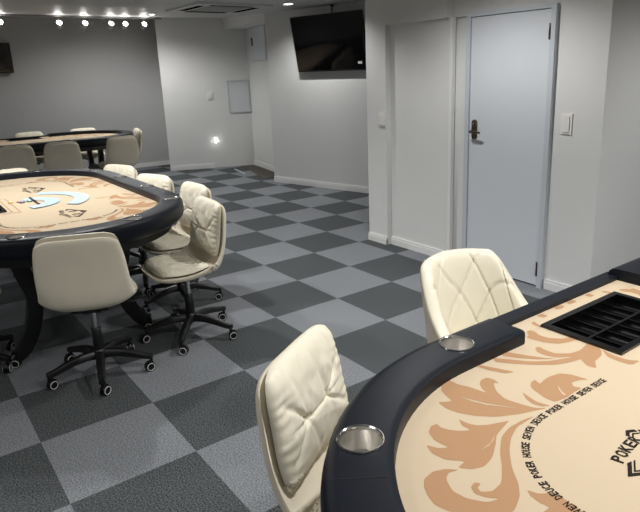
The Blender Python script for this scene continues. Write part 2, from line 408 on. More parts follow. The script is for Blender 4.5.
# printed ornament, one quadrant (table coordinates: x along the table, y towards the dealer)
ORN = [[(-0.6462,0.5606),(-0.6775,0.5548),(-0.6969,0.5397),(-0.7083,0.5126),(-0.7142,0.4881),(-0.7299,0.4956),(-0.7423,0.5062),(-0.749,0.4777),(-0.7421,0.4444),(-0.7225,0.4116),(-0.6886,0.3775),(-0.64,0.3522),(-0.5717,0.3268),(-0.5939,0.3456),(-0.6038,0.3737),(-0.6138,0.4139),(-0.6005,0.4508),(-0.5746,0.4792),(-0.5664,0.4689),(-0.5599,0.4896),(-0.5654,0.5071),(-0.5861,0.5089),(-0.6043,0.4983),(-0.6185,0.4786),(-0.6241,0.4587),(-0.6294,0.4818),(-0.6349,0.5085),(-0.646,0.5309)],
 [(-0.5036,0.4213),(-0.4851,0.4238),(-0.4933,0.4028),(-0.4692,0.4081),(-0.448,0.4098),(-0.4109,0.4029),(-0.3941,0.3788),(-0.3859,0.3383),(-0.4031,0.3512),(-0.4296,0.3577),(-0.4435,0.3434),(-0.4342,0.3267),(-0.4671,0.3272),(-0.5011,0.3252),(-0.5369,0.3309),(-0.5397,0.3583),(-0.5302,0.3917),(-0.5211,0.4101)],
 [(-0.5576,0.4078),(-0.5641,0.3833),(-0.5687,0.3581),(-0.5593,0.3273),(-0.5776,0.3395),(-0.583,0.3588),(-0.5769,0.3824)],
 [(-0.68,0.351),(-0.7058,0.361),(-0.73,0.3715),(-0.7464,0.3828),(-0.7551,0.3962),(-0.7594,0.4141),(-0.7587,0.4265),(-0.7722,0.4071),(-0.7725,0.381),(-0.7918,0.3939),(-0.8045,0.4081),(-0.8138,0.4287),(-0.8095,0.4448),(-0.8274,0.4468),(-0.8479,0.4326),(-0.8587,0.4047),(-0.8538,0.3691),(-0.8719,0.3808),(-0.8833,0.4052),(-0.8945,0.377),(-0.8884,0.3442),(-0.8618,0.317),(-0.8894,0.3124),(-0.8714,0.2918),(-0.8452,0.2823),(-0.8111,0.2908),(-0.7718,0.3141),(-0.7456,0.3338),(-0.6998,0.3458)],
 [(-0.6233,0.3274),(-0.6581,0.3335),(-0.7022,0.3344),(-0.7411,0.3238),(-0.7858,0.2923),(-0.8227,0.2583),(-0.8599,0.2301),(-0.8912,0.226),(-0.9088,0.2381),(-0.9052,0.2495),(-0.8906,0.2534),(-0.8979,0.2632),(-0.9123,0.259),(-0.921,0.2433),(-0.9148,0.2245),(-0.8972,0.2041),(-0.9222,0.2132),(-0.9424,0.243),(-0.9469,0.2733),(-0.9311,0.3043),(-0.9136,0.3136),(-0.8921,0.3067),(-0.9091,0.3249),(-0.934,0.3357),(-0.9632,0.331),(-0.9794,0.3147),(-0.9914,0.2925),(-0.9987,0.2678),(-0.9912,0.2386),(-0.966,0.1924),(-0.9271,0.1697),(-0.8997,0.1695),(-0.8631,0.1862),(-0.8371,0.2089),(-0.8089,0.2452),(-0.7687,0.2823),(-0.7297,0.3081),(-0.687,0.325),(-0.6399,0.3258)],
 [(-0.8399,0.188),(-0.8323,0.1676),(-0.8094,0.1539),(-0.809,0.1276),(-0.8124,0.0942),(-0.8243,0.0756),(-0.8608,0.1057),(-0.8733,0.1348),(-0.8474,0.1344),(-0.8511,0.1524),(-0.849,0.1728)],
 [(-0.3363,0.5287),(-0.3208,0.5267),(-0.3264,0.5037),(-0.3244,0.4739),(-0.2946,0.4479),(-0.2588,0.4405),(-0.2163,0.4485),(-0.1951,0.4553),(-0.1961,0.4307),(-0.2141,0.4055),(-0.2394,0.388),(-0.2683,0.3825),(-0.2844,0.3815),(-0.319,0.357),(-0.3229,0.3782),(-0.3095,0.4033),(-0.293,0.4193),(-0.3126,0.4364),(-0.3427,0.4587),(-0.3544,0.4844),(-0.3528,0.5106)],
 [(-0.4698,0.5656),(-0.443,0.5307),(-0.413,0.4896),(-0.3716,0.4573),(-0.3216,0.4365),(-0.2827,0.4257),(-0.2994,0.4095),(-0.3402,0.4188),(-0.3811,0.436),(-0.4197,0.4694),(-0.4539,0.5065),(-0.484,0.5475)],
 [(-0.4185,0.5762),(-0.4044,0.5438),(-0.3867,0.5086),(-0.3668,0.4758),(-0.3462,0.4533),(-0.3844,0.479),(-0.4185,0.5171),(-0.4425,0.5573)],
 [(-0.2595,0.6108),(-0.248,0.6052),(-0.2469,0.5902),(-0.2574,0.5719),(-0.2551,0.5429),(-0.2304,0.5141),(-0.1984,0.5045),(-0.1832,0.4841),(-0.2001,0.483),(-0.2321,0.4878),(-0.2647,0.5011),(-0.2859,0.5265),(-0.2956,0.561),(-0.2986,0.5857),(-0.2816,0.5878),(-0.2735,0.5989)],
 [(-0.2051,0.6361),(-0.186,0.6391),(-0.1965,0.6175),(-0.1901,0.5873),(-0.2038,0.5937),(-0.211,0.6156)],
 [(-0.1443,0.66),(-0.1182,0.658),(-0.1194,0.6356),(-0.143,0.6357)],
 [(-0.0496,0.6627),(-0.0202,0.6625),(-0.0099,0.6475),(-0.0359,0.6413),(-0.056,0.6471)],
 [(-0.2121,0.4037),(-0.2194,0.3628),(-0.2158,0.3292),(-0.1982,0.3064),(-0.2344,0.3087),(-0.2416,0.3368),(-0.2384,0.3716)],
 [(-0.5403,0.5741),(-0.5248,0.557),(-0.505,0.5145),(-0.4892,0.4797),(-0.5146,0.4912),(-0.5323,0.5311)]]
STREAK = [[(-0.687,0.4908),(-0.6754,0.4579),(-0.6628,0.4269),(-0.6216,0.3659),(-0.6669,0.4235),(-0.6806,0.4564)],[(-0.4656,0.3726),(-0.4832,0.3501),(-0.4924,0.3308),(-0.4966,0.3374),(-0.4836,0.3566)],[(-0.7448,0.3374),(-0.7776,0.3231),(-0.8093,0.3216),(-0.7865,0.3198),(-0.7668,0.3254)]]

def chaikin(p, it=1):
    for _ in range(it):
        q = []
        for i in range(len(p)):
            a, b = p[i], p[(i + 1) % len(p)]
            q.append((a[0] * .86 + b[0] * .14, a[1] * .86 + b[1] * .14)); q.append((a[0] * .14 + b[0] * .86, a[1] * .14 + b[1] * .86))
        p = q
    return p

def flat_poly(bm, pts, z, mi):
    vs = [bm.verts.new((x, y, z)) for x, y in pts]
    for t in tessellate_polygon([[Vector((x, y, 0)) for x, y in pts]]):
        a, b, c = (vs[i] for i in t)
        n = (b.co - a.co).cross(c.co - a.co)
        if n.length < 1e-10: continue
        f = bm.faces.new((a, b, c) if n.z > 0 else (a, c, b)); f.material_index = mi

_glyph = {}
def glyph(ch, weight=.022):
    if ch not in _glyph:
        c = bpy.data.curves.new('glyph', 'FONT'); c.body = ch; c.size = 1; c.resolution_u = 2; c.fill_mode = 'FRONT'; c.offset = weight
        o = bpy.data.objects.new('glyph', c); COL.objects.link(o)
        bpy.context.view_layer.update()
        me = bpy.data.meshes.new_from_object(o.evaluated_get(bpy.context.evaluated_depsgraph_get()))
        vs = [v.co.copy() for v in me.vertices]; fs = [tuple(p.vertices) for p in me.polygons]
        x0 = min(v.x for v in vs); x1 = max(v.x for v in vs)
        vs = [Vector((v.x - (x0 + x1) / 2, v.y, 0)) for v in vs]
        h = max(v.y for v in vs)
        _glyph[ch] = (vs, fs, x1 - x0)
        bpy.data.objects.remove(o); bpy.data.curves.remove(c); bpy.data.meshes.remove(me)
    return _glyph[ch]
def put_glyph(bm, ch, pos, ang, h, width, z, mi):
    vs, fs, w = glyph(ch); sy = h / .73; sx = width / max(w, .3)
    ca, sa = math.cos(ang), math.sin(ang); nv = []
    for v in vs:
        x, y = v.x * sx, v.y * sy
        nv.append(bm.verts.new((pos[0] + ca * x - sa * y, pos[1] + sa * x + ca * y, z)))
    for f in fs:
        try:
            g = bm.faces.new([nv[i] for i in f]); g.material_index = mi
            g.normal_update()
            if g.normal.z < 0: g.normal_flip()
        except ValueError: pass

ZF = .76
def make_felt(emb=((-.525, .09), (.525, .09)), tdx=0, tdy=0, boxes=False):
    bm = bmesh.new()
    def loop(pts):
        vs = [bm.verts.new((x, y, ZF)) for x, y in pts]; return [bm.edges.new((vs[i], vs[(i + 1) % len(vs)])) for i in range(len(vs))]
    tx, ty0, ty1 = .198, .36 + tdy, .59 + tdy
    # playing surface with an opening for the tray, cut open to the dealer's edge as one outline
    out = stad_loop(.60)
    e = loop(out) + loop([(-tx + tdx, ty0), (-tx + tdx, ty1), (tx + tdx, ty1), (tx + tdx, ty0)])
    bmesh.ops.triangle_fill(bm, use_beauty=True, edges=e)
    for f in [f for f in bm.faces if abs(f.calc_center_median().x - tdx) < tx and ty0 < f.calc_center_median().y < ty1]: bm.faces.remove(f)
    # dealer's side strip of felt
    vs = [bm.verts.new(p) for p in ((-.36, .599, ZF), (.36, .599, ZF), (.36, .67, ZF), (-.36, .67, ZF))]; bm.faces.new(vs)
    bm.normal_update()
    for f in bm.faces:
        if f.normal.z < 0: f.normal_flip()
    for sx in (1, -1):
        for sy in (1, -1):
            for i, p in enumerate(ORN):
                flat_poly(bm, chaikin([(x * sx, y * sy) for x, y in p], 2), ZF + .0003 + i * .00002, 1)
            for p in STREAK: flat_poly(bm, [(x * sx, y * sy) for x, y in p], ZF + .0008, 0)
    # lettering round the betting line
    txt = 'POKER HOUSE SEVEN DEUCE '; adv = .0101; hw, hl, rc = .306, .811, .21
    segs = hw - rc                                           # half of the straight end
    def contour(s):                                          # s=0 at the start of the dealer-side straight, going backwards round the tip
        xs = -hl + rc
        if s >= 0: return (xs + s, hw), 0.0
        a = -s / rc
        if a <= PI / 2: return (xs - rc * math.sin(a), hw - rc + rc * math.cos(a)), a
        s2 = -s - rc * PI / 2
        if s2 <= 2 * segs: return (-hl, segs - s2), PI / 2
        a = (s2 - 2 * segs) / rc
        if a <= PI / 2: return (-hl + rc - rc * math.cos(a), -segs - rc * math.sin(a)), PI / 2 + a
        return (xs + (s2 - 2 * segs - rc * PI / 2), -hw), PI
    s_end = .243                                              # last word ends here
    n = 100
    for i in range(n):
        ch = txt[(-2 - i) % len(txt)]
        s = s_end - (i + .5) * adv
        if ch == ' ': continue
        (x, y), a = contour(s)
        for turn in (0, 1):
            px, py, pa = (x, y, a) if not turn else (-x, -y, a + PI)
            put_glyph(bm, ch, (px, py), pa, .0168, .0088, ZF + .0012, 2)
    # emblems
    if boxes:
        for g in (.035, .075):
            x0, x1, y0, y1 = -tx + tdx - g, tx + tdx + g, ty0 - g, ty1 + .02; t = .006
            for q in ((x0, x1, y0, y0 + t), (x0, x0 + t, y0, y1), (x1 - t, x1, y0, y1)):
                flat_poly(bm, [(q[0], q[2]), (q[1], q[2]), (q[1], q[3]), (q[0], q[3])], ZF + .001, 1)
    for cx, cy in emb:
        for (a, b, t) in ((.140, .080, .0085), (.118, .066, .0045)):
            P = [(-a, 0), (0, b), (a, 0), (0, -b)]; k = 1 - t / .075
            Q = [(x * k, y * k) for x, y in P]
            for i in range(4):
                p0, p1, q0, q1 = P[i], P[(i + 1) % 4], Q[i], Q[(i + 1) % 4]
                def lerp(u, v, f): return (u[0] + (v[0] - u[0]) * f, u[1] + (v[1] - u[1]) * f)
                if i == 0: spans = [(0, .27), (.88, 1)]
                elif i == 1: spans = [(0, .12), (.73, 1)]
                else: spans = [(0, 1)]
                for f0, f1 in spans:
                    flat_poly(bm, [(cx + x, cy + y) for x, y in (lerp(p0, p1, f0), lerp(p0, p1, f1), lerp(q0, q1, f1), lerp(q0, q1, f0))], ZF + .001, 2)
        word = 'POKER HOUSE'
        for i, ch in enumerate(word):
            if ch == ' ': continue
            u = (i - 5) / 5
            put_glyph(bm, ch, (cx + .006 + u * .107, cy + .040 - .012 * u * u), -.22 * u, .025, .0185, ZF + .0014, 2)
        for dx in (-.045, .045):
            flat_poly(bm, [(cx + dx - .022, cy - .012), (cx + dx, cy + .022), (cx + dx + .022, cy - .012), (cx + dx, cy - .034)], ZF + .001, 2)
            flat_poly(bm, [(cx + dx - .010, cy - .010), (cx + dx, cy + .006), (cx + dx + .010, cy - .010), (cx + dx, cy - .022)], ZF + .0014, 0)
        flat_poly(bm, [(cx - .02, cy - .05), (cx, cy - .04), (cx + .02, cy - .05), (cx, cy - .062)], ZF + .001, 2)
    me = bpy.data.meshes.new('felt'); bm.to_mesh(me); bm.free()
    for k in ('felt', 'feltdark', 'ink'): me.materials.append(M[k])
    return me
FELT = make_felt()
FELT_B = make_felt(((-.577, -.075), (.467, -.065)), -.04, -.13, True)

GAP = .338                                                   # half the opening at the dealer's side
S_END = HX + PI * .63 + (HX - GAP)
def rail_bm(cups):
    sec = [(.564, .752), (.561, .765), (.561, .790), (.563, .797), (.569, .8005), (.582, .801), (.668, .801), (.686, .798), (.697, .788), (.702, .770), (.702, .735), (.695, .712), (.676, .695), (.640, .688), (.600, .690), (.600, .752)]
    bm = bmesh.new(); rings = []
    S = [-S_END + 2 * S_END * k / 150 for k in range(151)]
    for s in S:
        rings.append([bm.verts.new((*stad(s, r), z)) for r, z in sec])
    n = len(sec)
    for a, b in zip(rings, rings[1:]):
        for k in range(n): bm.faces.new((a[k], a[(k + 1) % n], b[(k + 1) % n], b[k]))
    bm.faces.new(rings[0][::-1]); bm.faces.new(rings[-1]); bmesh.ops.recalc_face_normals(bm, faces=bm.faces[:])
    return bm

def seam_bm(s):
    bm = bmesh.new(); top = [(.5605, .77), (.5605, .790), (.5625, .7975), (.569, .8010), (.582, .8016), (.668, .8016), (.6862, .7986), (.6975, .7885), (.7026, .770), (.7026, .735)]
    rows = [[bm.verts.new((*stad(s + d, r), z)) for r, z in top] for d in (-.0012, .0012)]
    for k in range(len(top) - 1): bm.faces.new((rows[0][k], rows[0][k + 1], rows[1][k + 1], rows[1][k]))
    bmesh.ops.recalc_face_normals(bm, faces=bm.faces[:]); return bm

def cut_cups(o, cups):
    bm = bmesh.new()
    for s in cups:
        x, y = stad(s, .632); lathe(bm, [(.0445, .738), (.0445, .83)], 40, Matrix.Translation((x, y, 0)))
    bmesh.ops.recalc_face_normals(bm, faces=bm.faces[:])
    c = link_mesh('cutter', bm, 'black')
    md = o.modifiers.new('b', 'BOOLEAN'); md.operation = 'DIFFERENCE'; md.object = c; md.solver = 'EXACT'
    bpy.context.view_layer.update()
    me = bpy.data.meshes.new_from_object(o.evaluated_get(bpy.context.evaluated_depsgraph_get()))
    o.modifiers.clear(); o.data = me; me.name = 'rail'
    me.polygons.foreach_set('use_smooth', [True] * len(me.polygons)); me.set_sharp_from_angle(angle=math.radians(42))
    me.materials.clear(); me.materials.append(M['vinyl'])
    cm = c.data; bpy.data.objects.remove(c); bpy.data.meshes.remove(cm)

def cup_bm():
    bm = bmesh.new()
    lathe(bm, [(.0485, .8005), (.0490, .8025), (.0480, .8042), (.0462, .8042), (.0440, .802), (.0434, .795)], 48, cap=False, mi=1)
    lathe(bm, [(.0434, .795), (.0415, .757), (.0405, .750), (.034, .7485), (.0, .7485)], 48, cap=False)
    bmesh.ops.remove_doubles(bm, verts=bm.verts[:], dist=1e-5)
    return bm
CUP = None; CAST = None

def wheel(bm, c, axis_ang, r=.0265, w=.010, mi=0, ring=1):
    A = Matrix.Translation(c) @ Matrix.Rotation(axis_ang, 4, 'Z') @ Matrix.Rotation(PI / 2, 4, 'Y')
    for sg in (-1, 1):
        lo, hi = (sg * .006, sg * (.006 + w))
        lathe(bm, [(r * .86, lo), (r, lo + sg * .002), (r, hi - sg * .003), (r * .92, hi)], 20, A, mi)
        lathe(bm, [(r * .68, hi - sg * .001), (r * .70, hi + sg * .0025), (r * .78, hi + sg * .0025), (r * .80, hi - sg * .001)], 20, A, ring, cap=False)
        lathe(bm, [(r * .62, hi - sg * .001), (r * .62, hi + sg * .0005)], 16, A, mi)
def caster_mesh():
    bm = bmesh.new()
    wheel(bm, (0, .012, .0268), 0)
    tube(bm, [(0, 0, .05), (0, 0, .085)], .009, 10)
    hood = []
    for k in range(9):
        a = PI * (.05 + .9 * k / 8); hood.append((0, .012 + .026 * math.cos(a), .0285 + .031 * math.sin(a)))
    for i in range(8):
        p, q = hood[i], hood[i + 1]
        vs = [bm.verts.new((sx * .0055, y, z)) for sx in (-1, 1) for y, z in ((p[1], p[2]), (q[1], q[2]), (.012 + (q[1] - .012) * .5, .0285 + (q[2] - .0285) * .5), (.012 + (p[1] - .012) * .5, .0285 + (p[2] - .0285) * .5))]
        for f in ((0, 1, 2, 3), (7, 6, 5, 4), (0, 4, 5, 1), (2, 6, 7, 3)): bm.faces.new([vs[j] for j in f])
    bmesh.ops.recalc_face_normals(bm, faces=bm.faces[:])
    return bm

def table_leg_bm(sx, sy):
    """arched black plank: bows towards the middle, foot splayed outwards"""
    bm = bmesh.new()
    pts = catmull([(.26, .70), (.285, .62), (.265, .50), (.235, .36), (.265, .20), (.325, .09), (.375, .055)], 28)
    wd = [.10, .092, .085, .08, .08, .082, .085]
    rings = []
    for i, p in enumerate(pts):
        t = (pts[min(i + 1, 28)] - pts[max(i - 1, 0)]).normalized(); nrm = Vector((-t.y, t.x))
        f = i / 28 * 6; k = min(int(f), 5); w = (wd[k] * (1 - f + k) + wd[k + 1] * (f - k)) / 2
        rings.append([bm.verts.new((sx * .76 + dx, sy * (p.x + sg * nrm.x * w), p.y + sg * nrm.y * w)) for dx, sg in ((-.028, -1), (.028, -1), (.028, 1), (-.028, 1))])
    for a, b in zip(rings, rings[1:]):
        for k in range(4): bm.faces.new((a[k], a[(k + 1) % 4], b[(k + 1) % 4], b[k]))
    bm.faces.new(rings[0]); bm.faces.new(rings[-1][::-1]); bmesh.ops.recalc_face_normals(bm, faces=bm.faces[:])
    bevel_all(bm, .005, 2, 50)
    return bm

_share = {}
def shared(key, fn, mats, smooth, name, parent):
    """one mesh datablock per kind of part"""
    if key not in _share:
        o = link_mesh(name, fn(), mats, parent, smooth); _share[key] = o.data; return o
    o = bpy.data.objects.new(name, _share[key]); COL.objects.link(o); o.parent = parent; return o

def tray_frame():
    bm = bmesh.new(); x, y0, y1, w = .206, .352, .602, .020
    for a in ((-x, x, y0, y0 + w), (-x, x, y1 - w, y1), (-x, -x + w, y0 + w, y1 - w), (x - w, x, y0 + w, y1 - w)): box(bm, *a, .757, .7685)
    bevel_all(bm, .003, 2)
    # well
    for a in ((-.19, -.186, .37, .586), (.186, .19, .37, .586)): box(bm, *a, .724, .760)
    for a in ((-.19, .19, .366, .370), (-.19, .19, .584, .588)): box(bm, *a, .724, .760)
    box(bm, -.19, .19, .366, .588, .722, .725)
    return bm
def tray_tubes():
    bm = bmesh.new(); n = 6; pitch = .372 / n; r = pitch / 2 - .001
    for i in range(n):
        cx = -.186 + pitch * (i + .5)
        for y0, y1 in ((.3705, .474), (.482, .5835)):
            prev = None
            for k in range(11):
                a = PI + PI * k / 10
                cur = [bm.verts.new((cx + r * math.cos(a) * 1.0, y, .7475 + r * math.sin(a))) for y in (y0, y1)]
                if prev: bm.faces.new((prev[0], cur[0], cur[1], prev[1]))
                prev = cur
    for i in range(n + 1):
        x = -.186 + pitch * i; box(bm, x - .0018, x + .0018, .371, .583, .735, .750)
    box(bm, -.186, .186, .474, .482, .7255, .752)
    for f in bm.faces: f.normal_update()
    return bm

def poker_table(label, loc, rz, cups, felt=None, tdx=0, tdy=0):
    t = thing('poker_table', label, 'poker table', loc, rz, None)
    rail = link_mesh('rail', rail_bm(cups), 'vinyl', t); rail.parent = None; cut_cups(rail, cups); rail.parent = t
    f = bpy.data.objects.new('felt', felt or FELT); COL.objects.link(f); f.parent = t
    def apron():
        bm = bmesh.new(); prism(bm, stad_loop(.625, 20), .64, .7215); prism(bm, stad_loop(.598, 20), .7216, .756) if False else None; return bm
    shared('apron', apron, 'blackwood', 30, 'apron', t)
    def strip():
        bm = bmesh.new(); box(bm, -GAP - .02, GAP + .02, .664, .714, .70, .775); bevel_all(bm, .008, 2); return bm
    shared('strip', strip, 'vinyl', 40, 'dealer_edge', t)
    for q in (-1.965, 1.965): shared(('seam', q), lambda: seam_bm(q), 'stitched', None, 'rail_seam', t)
    for s in cups:
        x, y = stad(s, .632)
        c = shared('cup', cup_bm, ['steel', 'chrome'], 40, 'cup_holder', t); c.location = (x, y, 0)
    tr = shared('trayf', tray_frame, 'blackgloss', 40, 'chip_tray', t)
    shared('trayt', tray_tubes, 'blackgloss', 40, 'chip_slots', tr); tr.location = (tdx, tdy, 0)
    for sx in (-1, 1):
        for sy in (-1, 1):
            lg = shared(('leg', sx, sy), lambda: table_leg_bm(sx, sy), 'blackwood', 40, 'leg', t)
            for dy, dx in ((.375, 0), (.30, 0)):
                if dy == .30: continue
                for ox in (-.045, .045):
                    c = shared('tcast', caster_mesh, ['black', 'plastic_white'], 40, 'caster', lg)
                    c.location = (sx * .76 + ox, sy * (dy + .0), 0); c.rotation_euler = (0, 0, .5 * ox / .045)
        def beam(): return bbox(.006, 2, x0=sx * .76 - .02, x1=sx * .76 + .02, y0=-.22, y1=.22, z0=.30, z1=.38)
        shared(('beam', sx), beam, 'blackwood', 40, 'crossbar', t)
    return t
CUPS_A = [-.27, .27, -.80, .80, -1.33, 1.33, -2.085, 2.085, -2.60, 2.60]
CUPS_B = [-.27, .27, -.80, .80, -1.33, 1.33, -1.90, 1.90, -2.45, 2.45]
T1 = (3.27, -.64); T2 = (-.66, -1.56); T3 = (-5.0, -.76)
poker_table('large poker table with cream felt nearest the camera at lower right', (*T1, 0), PI / 2, CUPS_A)
poker_table('oval poker table at left with fanned white cards on its felt', (*T2, 0), PI, CUPS_B, FELT_B, -.04, -.13)
poker_table('farthest poker table near the grey back wall under the spotlights', (*T3, 0), PI / 2, CUPS_B)

# ------------------------------------------------------------------ cards and chips on the second table
def card_bm():
    w, h, r = .0315, .044, .004; pts = []
    for cx, cy, a0 in ((w - r, h - r, 0), (-w + r, h - r, PI / 2), (-w + r, -h + r, PI), (w - r, -h + r, 1.5 * PI)):
        for k in range(4): a = a0 + PI / 2 * k / 3; pts.append((cx + r * math.cos(a), cy + r * math.sin(a)))
    bm = bmesh.new(); prism(bm, pts, 0, .0003); return bm
first = None
def fan(cx, cy, R, a0, a1, n, label, group, z0):
    global first
    for i in range(n):
        a = a0 + (a1 - a0) * i / (n - 1); p = (cx + R * math.cos(a), cy + R * math.sin(a), z0 + .00012 * i)
        if first is None: first = c = link_mesh('playing_card', card_bm(), 'card')
        else: c = first.copy(); COL.objects.link(c)
        c.location = p; c.rotation_euler = (0, 0, a - PI / 2 - .12); tag(c, label, 'playing card', group)
fan(-.605, -1.665, .355, math.radians(150), math.radians(48), 34, 'white playing card in the wider outer fan on the oval table', 'outer fan of playing cards', ZF + .0022)
fan(-.59, -1.655, .165, math.radians(162), math.radians(14), 30, 'white playing card in the smaller inner fan on the oval table', 'inner fan of playing cards', ZF + .0022)
for k, (x, y, cl) in enumerate([(-.706, -1.712, 'yellow'), (-.69, -1.665, 'red'), (-.655, -1.655, 'blue'), (-.655, -1.612, 'green')]):
    bm = bmesh.new(); lathe(bm, [(.016, 0), (.0175, .001), (.0175, .004), (.016, .005)], 24, mi=0); lathe(bm, [(.009, .0045), (.009, .0054)], 20, mi=1)
    c = link_mesh('poker_chip', bm, [cl, 'plastic_white'], None, 40); c.location = (x, y, ZF + .002); tag(c, f'small {cl} poker chip lying on the oval table felt', 'poker chip', 'loose chips on the oval table')
st = tag(link_mesh('stick', bbox(.002, 2, x0=-.15, x1=.15, y0=-.006, y1=.006, z0=0, z1=.006), 'black'), 'thin black stick lying across the felt inside the card fans', 'stick')
st.location = (-.64, -1.585, ZF + .002)

# ------------------------------------------------------------------ chairs
PROFILE = catmull([(.225, .460), (.18, .452), (.09, .446), (-.01, .444), (-.09, .448), (-.140, .472), (-.163, .530), (-.176, .61), (-.188, .70), (-.203, .79), (-.209, .821)], 120)
LEN = [0]
for a, b in zip(PROFILE, PROFILE[1:]): LEN.append(LEN[-1] + (b - a).length)
def prof_at(v):
    """v 0..1 by length -> point, tangent"""
    d = v * LEN[-1]; k = 0
    while k < len(LEN) - 2 and LEN[k + 1] < d: k += 1
    f = (d - LEN[k]) / (LEN[k + 1] - LEN[k]); p = PROFILE[k].lerp(PROFILE[k + 1], f)
    t = (PROFILE[min(k + 2, 120)] - PROFILE[max(k - 1, 0)]).normalized(); return p, t
WID = catmull([(0, .195), (.1, .215), (.25, .226), (.40, .230), (.52, .226), (.65, .216), (.8, .211), (.92, .206), (1, .201)], 60)
def width_at(v):
    k = min(int(v * 60), 59); f = v * 60 - k; return WID[k].y * (1 - f) + WID[k + 1].y * f
def lift_at(v):
    """how far the sides curl up towards the sitter"""
    g = math.exp(-((v - .47) / .16) ** 2); return .020 + .045 * g
def shell_pt(a, v):
    v = max(0, min(1, v)); p, t = prof_at(v); N = Vector((0, -t.y, t.x)) * -1
    n2 = Vector((0, t.y, -t.x))
    # normal towards the sitter: T x X
    n = Vector((0, t.y, -t.x)) if False else Vector((0, t.y, -t.x))
    T = Vector((0, t.x, t.y)); n = T.cross(Vector((1, 0, 0)))
    w = width_at(v); k = abs(a)
    return Vector((a * w, p.x, p.y)) + n * (lift_at(v) * k ** 3.2), n

def pad(P, nu, nv, tin, tout, rc):
    """closed thick sheet on P(a, b), a and b in -1..1; rc rounds its corners"""
    bm = bmesh.new(); I = []; O = []
    def dom(a, b): return a * (1 - rc * abs(b) ** 6), b * (1 - rc * abs(a) ** 6)
    for i in range(nu + 1):
        ri, ro = [], []
        for j in range(nv + 1):
            a = -1 + 2 * i / nu; b = -1 + 2 * j / nv
            a = math.sin(a * PI / 2) * .35 + a * .65; b = math.sin(b * PI / 2) * .35 + b * .65
            x, y = dom(a, b); e = 1e-3
            p = P(x, y); du = P(x + e, y) - P(x - e, y); dv = P(x, y + e) - P(x, y - e)
            n = dv.cross(du).normalized()
            ri.append(bm.verts.new(p + n * tin(a, b))); ro.append(bm.verts.new(p - n * tout(a, b)))
        I.append(ri); O.append(ro)
    for i in range(nu):
        for j in range(nv):
            bm.faces.new((I[i][j], I[i][j + 1], I[i + 1][j + 1], I[i + 1][j])); bm.faces.new((O[i][j], O[i + 1][j], O[i + 1][j + 1], O[i][j + 1]))
    for i in range(nu):
        bm.faces.new((I[i][0], I[i + 1][0], O[i + 1][0], O[i][0])); bm.faces.new((I[i + 1][nv], I[i][nv], O[i][nv], O[i + 1][nv]))
    for j in range(nv):
        bm.faces.new((I[0][j + 1], I[0][j], O[0][j], O[0][j + 1])); bm.faces.new((I[nu][j], I[nu][j + 1], O[nu][j + 1], O[nu][j]))
    bmesh.ops.recalc_face_normals(bm, faces=bm.faces[:])
    return bm
def edge_f(a, b, p=8): return max(0., (1 - abs(a) ** p)) ** .5 * max(0., (1 - abs(b) ** p)) ** .5

def chair_shell_bm():
    P = lambda a, b: shell_pt(a, (b + 1) / 2)[0]
    return pad(P, 26, 56, lambda a, b: .006 * edge_f(a, b, 10), lambda a, b: .004 + .020 * edge_f(a, b, 10), .085)

def wrinkle(a, b, seed, ty=-.05, tx=.30):
    """two tufts joined by a crease, with folds running out from them and gathers along the seams"""
    d = 0
    for sg in (-1, 1):
        dx, dy = (a - sg * tx) * sg, (b - ty) * 1.1; r = math.hypot(dx, dy)
        for ang, wd, dep, reach in ((180, .026, .015, .30), (48, .028, .017, .8), (-44, .028, .017, .8), (100, .030, .010, .7), (-105, .026, .008, .6), (10, .022, .008, .5), (74, .020, .006, .6), (-75, .020, .005, .5)):
            A = math.radians(ang); al = dx * math.cos(A) + dy * math.sin(A); pe = -dx * math.sin(A) + dy * math.cos(A)
            if al > 0: d -= dep * math.exp(-(pe / (wd + .05 * al)) ** 2) * math.exp(-al / reach)
        d -= .009 * math.exp(-(r / .07) ** 2)
    d += .0030 * math.sin(a * 13 + 1.5 * b + 2.5 * noise.noise((a, b * .7, seed))) * max(0., min(1., (b - ty) * 2 - .2)) * (1 - abs(b) ** 4)
    d += .0036 * noise.noise((a * 3.1 + seed, b * 3.1, seed * 2)) + .0026 * noise.noise((a * 9, b * 5 + seed, 3))
    eb = abs(b) ** 5; ea = abs(a) ** 5
    d += .0034 * eb * math.sin(a * 30 + 4 * noise.noise((a * 2, seed, 0))) + .0042 * ea * math.sin(b * 30 + 4 * noise.noise((seed, b * 2, 1)))
    return d
def back_cushion_bm(seed=1.0):
    def P(a, b):
        v = .582 + (b + 1) / 2 * .415; p, n = shell_pt(a * .945, v); return p + n * .018 + Vector((0, 0, .016 * ((b + 1) / 2) ** 7))
    return pad(P, 84, 84, lambda a, b: edge_f(a, b, 4) * max(.010, .044 + wrinkle(a, b, seed)) + .004, lambda a, b: .002 + .004 * edge_f(a, b, 4), .10)
def seat_cushion_bm(seed=2.0):
    def P(a, b):
        v = .025 + (b + 1) / 2 * .412; p, n = shell_pt(a * .93, v); return p + n * .018
    return pad(P, 80, 80, lambda a, b: edge_f(a, b, 4) * max(.012, .044 + .8 * wrinkle(a, -b, seed, -.72)) + .004, lambda a, b: .002 + .004 * edge_f(a, b, 4), .10)

